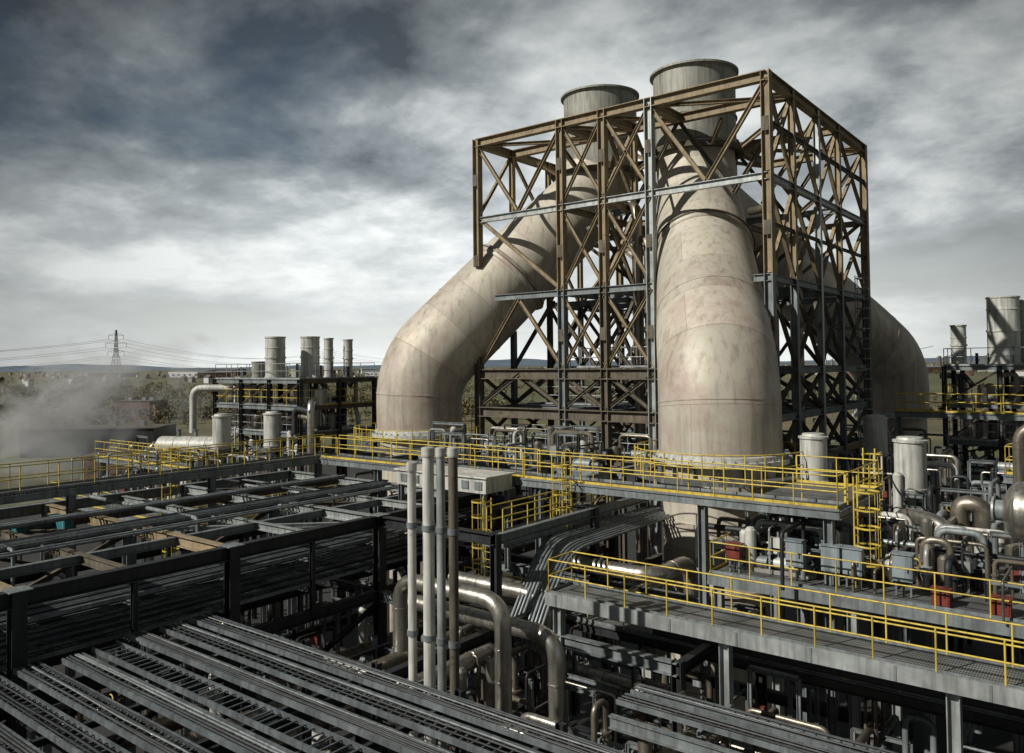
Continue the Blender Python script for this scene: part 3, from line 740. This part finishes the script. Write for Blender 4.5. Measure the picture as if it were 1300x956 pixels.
for R,D,wd,ht in ((-640,1600,90,12),(-560,1500,60,10),(-700,1900,120,14),(-420,1700,80,10),(-300,1900,120,12),(-250,1500,50,9),(-900,1800,100,10),(-1050,2000,90,12),(-180,2200,140,14),(780,1300,90,12),(900,1500,120,14),(700,1600,60,16),(1050,1700,100,12),(620,1200,50,9),(560,1500,70,12)):
    shed(R,D,wd,wd*.4,ht,random.choice(['shed','shed','brick']))
hs=MB('distant_houses')
for k in range(340):
    t=random.uniform(-.75,.75); D=random.uniform(900,3500); x,yy=site(t*D,D); s=random.uniform(7,12); hh=s*.6
    z=GZ-.3; hs.box(x-s/2,x+s/2,yy-s/3,yy+s/3,z,z+hh,random.choice(['shed','brick','concrete']))
    hs.add([(x-s/2,yy-s/2.8,z+hh),(x+s/2,yy-s/2.8,z+hh),(x+s/2,yy,z+hh*1.5),(x-s/2,yy,z+hh*1.5),(x-s/2,yy+s/2.8,z+hh),(x+s/2,yy+s/2.8,z+hh)],[(0,1,2,3),(3,2,5,4),(0,3,4),(1,5,2)],'rustd')
hs.build()
PY=[]
def pylon(R,D,H):
    mb=MB('electricity_pylon'); x,y=site(R,D); z0=GZ-.3
    def hw(t): return 3.6*(1-t)**1.3+.6 if t<.62 else .9*(1-t)/.38*.9+.35
    ts=[0,.14,.27,.38,.48,.57,.65,.73,.81,.89,1]; th=.32
    for a,b in zip(ts[:-1],ts[1:]):
        for sx,sy in ((-1,-1),(1,-1),(1,1),(-1,1)):
            mb.beam((x+sx*hw(a),y+sy*hw(a),z0+H*a),(x+sx*hw(b),y+sy*hw(b),z0+H*b),th,th,'steel','B')
        for (s1,s2) in (((-1,-1),(1,-1)),((1,-1),(1,1)),((1,1),(-1,1)),((-1,1),(-1,-1))):
            mb.beam((x+s1[0]*hw(a),y+s1[1]*hw(a),z0+H*a),(x+s2[0]*hw(b),y+s2[1]*hw(b),z0+H*b),.16,.16,'steel','B')
            mb.beam((x+s2[0]*hw(a),y+s2[1]*hw(a),z0+H*a),(x+s1[0]*hw(b),y+s1[1]*hw(b),z0+H*b),.16,.16,'steel','B')
    ends=[]
    for t,l in ((.66,6.0),(.79,7.6),(.91,5.4)):
        for sg in (-1,1):
            e=(x+sg*l*.787,y+sg*l*.617,z0+H*t+.5); mb.beam((x,y,z0+H*t+1.8),e,.22,.22,'steel','B'); mb.beam((x,y,z0+H*t),e,.22,.22,'steel','B')
            mb.tube([e,(e[0],e[1],e[2]-3)],.15,'dark',6); ends.append((e[0],e[1],e[2]-3))
    PY.append(ends); mb.build()
pylon(-287,577,48); pylon(-230,1000,46); pylon(-330,1420,46); pylon(-560,400,46); pylon(-120,1900,46)
ln=MB('power_lines')
def span(i,j):
    for a,b in zip(PY[i],PY[j]):
        a=Vector(a);b=Vector(b); pts=[a.lerp(b,k/16)-Vector((0,0,12*4*(k/16)*(1-k/16))) for k in range(17)]
        ln.tube(pts,.09,'rope',4,False)
span(0,1);span(1,2);span(3,0);span(1,4); ln.build()
rf=MB('distant_refinery')
for k in range(34):
    R=random.uniform(600,1050); D=random.uniform(1250,1700); x,yy=site(R,D); hh=random.uniform(14,40); r=random.uniform(1,4)
    rf.tube([(x,yy,GZ-.3),(x,yy,GZ+hh*.7),(x,yy,GZ+hh)],[r,r*.8,r*.8],random.choice(['steel','shed','rustd']),10)
    if k%4==0: rf.beam((x,yy,GZ+hh),(x+30,yy+20,GZ+hh+8),1,1,'steel','B')
rf.build()
# steam drifting from a vent beyond the walkway
bpy.ops.mesh.primitive_uv_sphere_add(segments=24,ring_count=12,location=(*site(-51,92),-5.0))
st=bpy.context.object; st.name='steam_plume'; st.scale=(19,11,12); st.rotation_euler=(0,-.3,.66)
m=bpy.data.materials.new('steam'); m.use_nodes=True; t=m.node_tree; t.nodes.clear()
o=t.nodes.new('ShaderNodeOutputMaterial'); pv=t.nodes.new('ShaderNodeVolumePrincipled'); t.links.new(pv.outputs[0],o.inputs['Volume'])
pv.inputs['Color'].default_value=(.93,.95,.97,1)
tc=t.nodes.new('ShaderNodeTexCoord'); ln_=t.nodes.new('ShaderNodeVectorMath'); ln_.operation='LENGTH'; t.links.new(tc.outputs['Object'],ln_.inputs[0])
nz=noise(t,2.0,5,.64,tc.outputs['Object'],.9)
fall=t.nodes.new('ShaderNodeMapRange'); fall.inputs[1].default_value=.1; fall.inputs[2].default_value=1; fall.inputs[3].default_value=.11; fall.inputs[4].default_value=-.20
t.links.new(ln_.outputs['Value'],fall.inputs[0])
ad=t.nodes.new('ShaderNodeMath'); ad.operation='ADD'; t.links.new(nz,ad.inputs[0]); t.links.new(fall.outputs[0],ad.inputs[1])
mr=t.nodes.new('ShaderNodeMapRange'); mr.inputs[1].default_value=.44; mr.inputs[2].default_value=.75; mr.inputs[3].default_value=0; mr.inputs[4].default_value=.33
t.links.new(ad.outputs[0],mr.inputs[0]); t.links.new(mr.outputs[0],pv.inputs['Density'])
st.data.materials.append(m)

# ---------------------------------------------------------------- camera
cam=bpy.data.cameras.new('Camera'); co=bpy.data.objects.new('Camera',cam); scene.collection.objects.link(co)
cam.sensor_width=36; cam.lens=28; cam.shift_y=-45/1300; cam.clip_start=.1; cam.clip_end=30000
R=Matrix.Rotation(math.radians(38.1),4,'Z')@Matrix.Rotation(math.radians(90+1.65),4,'X')@Matrix.Rotation(math.radians(-.6),4,'Z')
co.matrix_world=R
scene.camera=co

# ---------------------------------------------------------------- light
sd=Vector((-.335,-.707,.56)).normalized()
sun=bpy.data.lights.new('Sun','SUN'); sun.energy=4.5; sun.angle=math.radians(.6); sun.color=(1,.945,.84)
so=bpy.data.objects.new('Sun',sun); scene.collection.objects.link(so); so.rotation_euler=sd.to_track_quat('Z','Y').to_euler()
wd=bpy.data.worlds.new('World'); scene.world=wd; wd.use_nodes=True; nt=wd.node_tree
bg=nt.nodes['Background']; bg.inputs['Strength'].default_value=.1
sky=nt.nodes.new('ShaderNodeTexSky'); sky.sky_type='NISHITA'; sky.sun_disc=False
sky.sun_elevation=math.asin(sd.z); sky.sun_rotation=math.atan2(sd.x,sd.y)%(2*math.pi); sky.air_density=1.2; sky.dust_density=1.5
tc=nt.nodes.new('ShaderNodeTexCoord'); sp=nt.nodes.new('ShaderNodeSeparateXYZ'); nt.links.new(tc.outputs['Generated'],sp.inputs[0])
def mth(op,a,b=None,c=None):
    n=nt.nodes.new('ShaderNodeMath'); n.operation=op
    for i,v in enumerate((a,b,c)):
        if v is None: continue
        if isinstance(v,(int,float)): n.inputs[i].default_value=v
        else: nt.links.new(v,n.inputs[i])
    return n.outputs[0]
zz=mth('ADD',mth('MAXIMUM',sp.outputs[2],0),.24)
cb=nt.nodes.new('ShaderNodeCombineXYZ'); nt.links.new(mth('DIVIDE',sp.outputs[0],zz),cb.inputs[0]); nt.links.new(mth('DIVIDE',sp.outputs[1],zz),cb.inputs[1])
cb.inputs[2].default_value=5.2
n1=noise(nt,.95,8,.56,cb.outputs[0],.3)
n2=noise(nt,3.0,6,.58,cb.outputs[0],.15)
mask=ramp(nt,n1,.25,.42)
shade=mth('ADD',mth('MULTIPLY',n1,.62),mth('MULTIPLY',n2,.38))
r=nt.nodes.new('ShaderNodeValToRGB'); e=r.color_ramp.elements
e[0].position=.39;e[0].color=(.95,1.15,1.35,1); e[1].position=.60;e[1].color=(8.4,8.8,8.7,1)
m1=e.new(.485); m1.color=(3.1,3.5,3.75,1)
nt.links.new(shade,r.inputs[0])
hz=nt.nodes.new('ShaderNodeMapRange'); hz.inputs[1].default_value=.0; hz.inputs[2].default_value=.24; hz.inputs[3].default_value=.88; hz.inputs[4].default_value=0
nt.links.new(sp.outputs[2],hz.inputs[0])
skyd=mixc(nt,1.0,sky.outputs[0],(.48,.50,.50),'MULTIPLY')
c=mixc(nt,mask,skyd,r.outputs[0])
c=mixc(nt,hz.outputs[0],c,(7.6,7.9,7.7))
el=nt.nodes.new('ShaderNodeMapRange'); el.inputs[1].default_value=.16; el.inputs[2].default_value=.48; el.inputs[3].default_value=1.12; el.inputs[4].default_value=.5
nt.links.new(sp.outputs[2],el.inputs[0])
dt=nt.nodes.new('ShaderNodeVectorMath'); dt.operation='DOT_PRODUCT'; nt.links.new(tc.outputs['Generated'],dt.inputs[0])
dt.inputs[1].default_value=Vector((-.60,.79,.10)).normalized()
br=nt.nodes.new('ShaderNodeMapRange'); br.inputs[1].default_value=.74; br.inputs[2].default_value=.97; br.inputs[3].default_value=.36; br.inputs[4].default_value=1.12
nt.links.new(dt.outputs['Value'],br.inputs[0])
k=mth('MULTIPLY',br.outputs[0],el.outputs[0])
cc=nt.nodes.new('ShaderNodeCombineColor')
for i in range(3): nt.links.new(k,cc.inputs[i])
c=mixc(nt,1.0,c,cc.outputs[0],'MULTIPLY')
nt.links.new(c,bg.inputs['Color'])
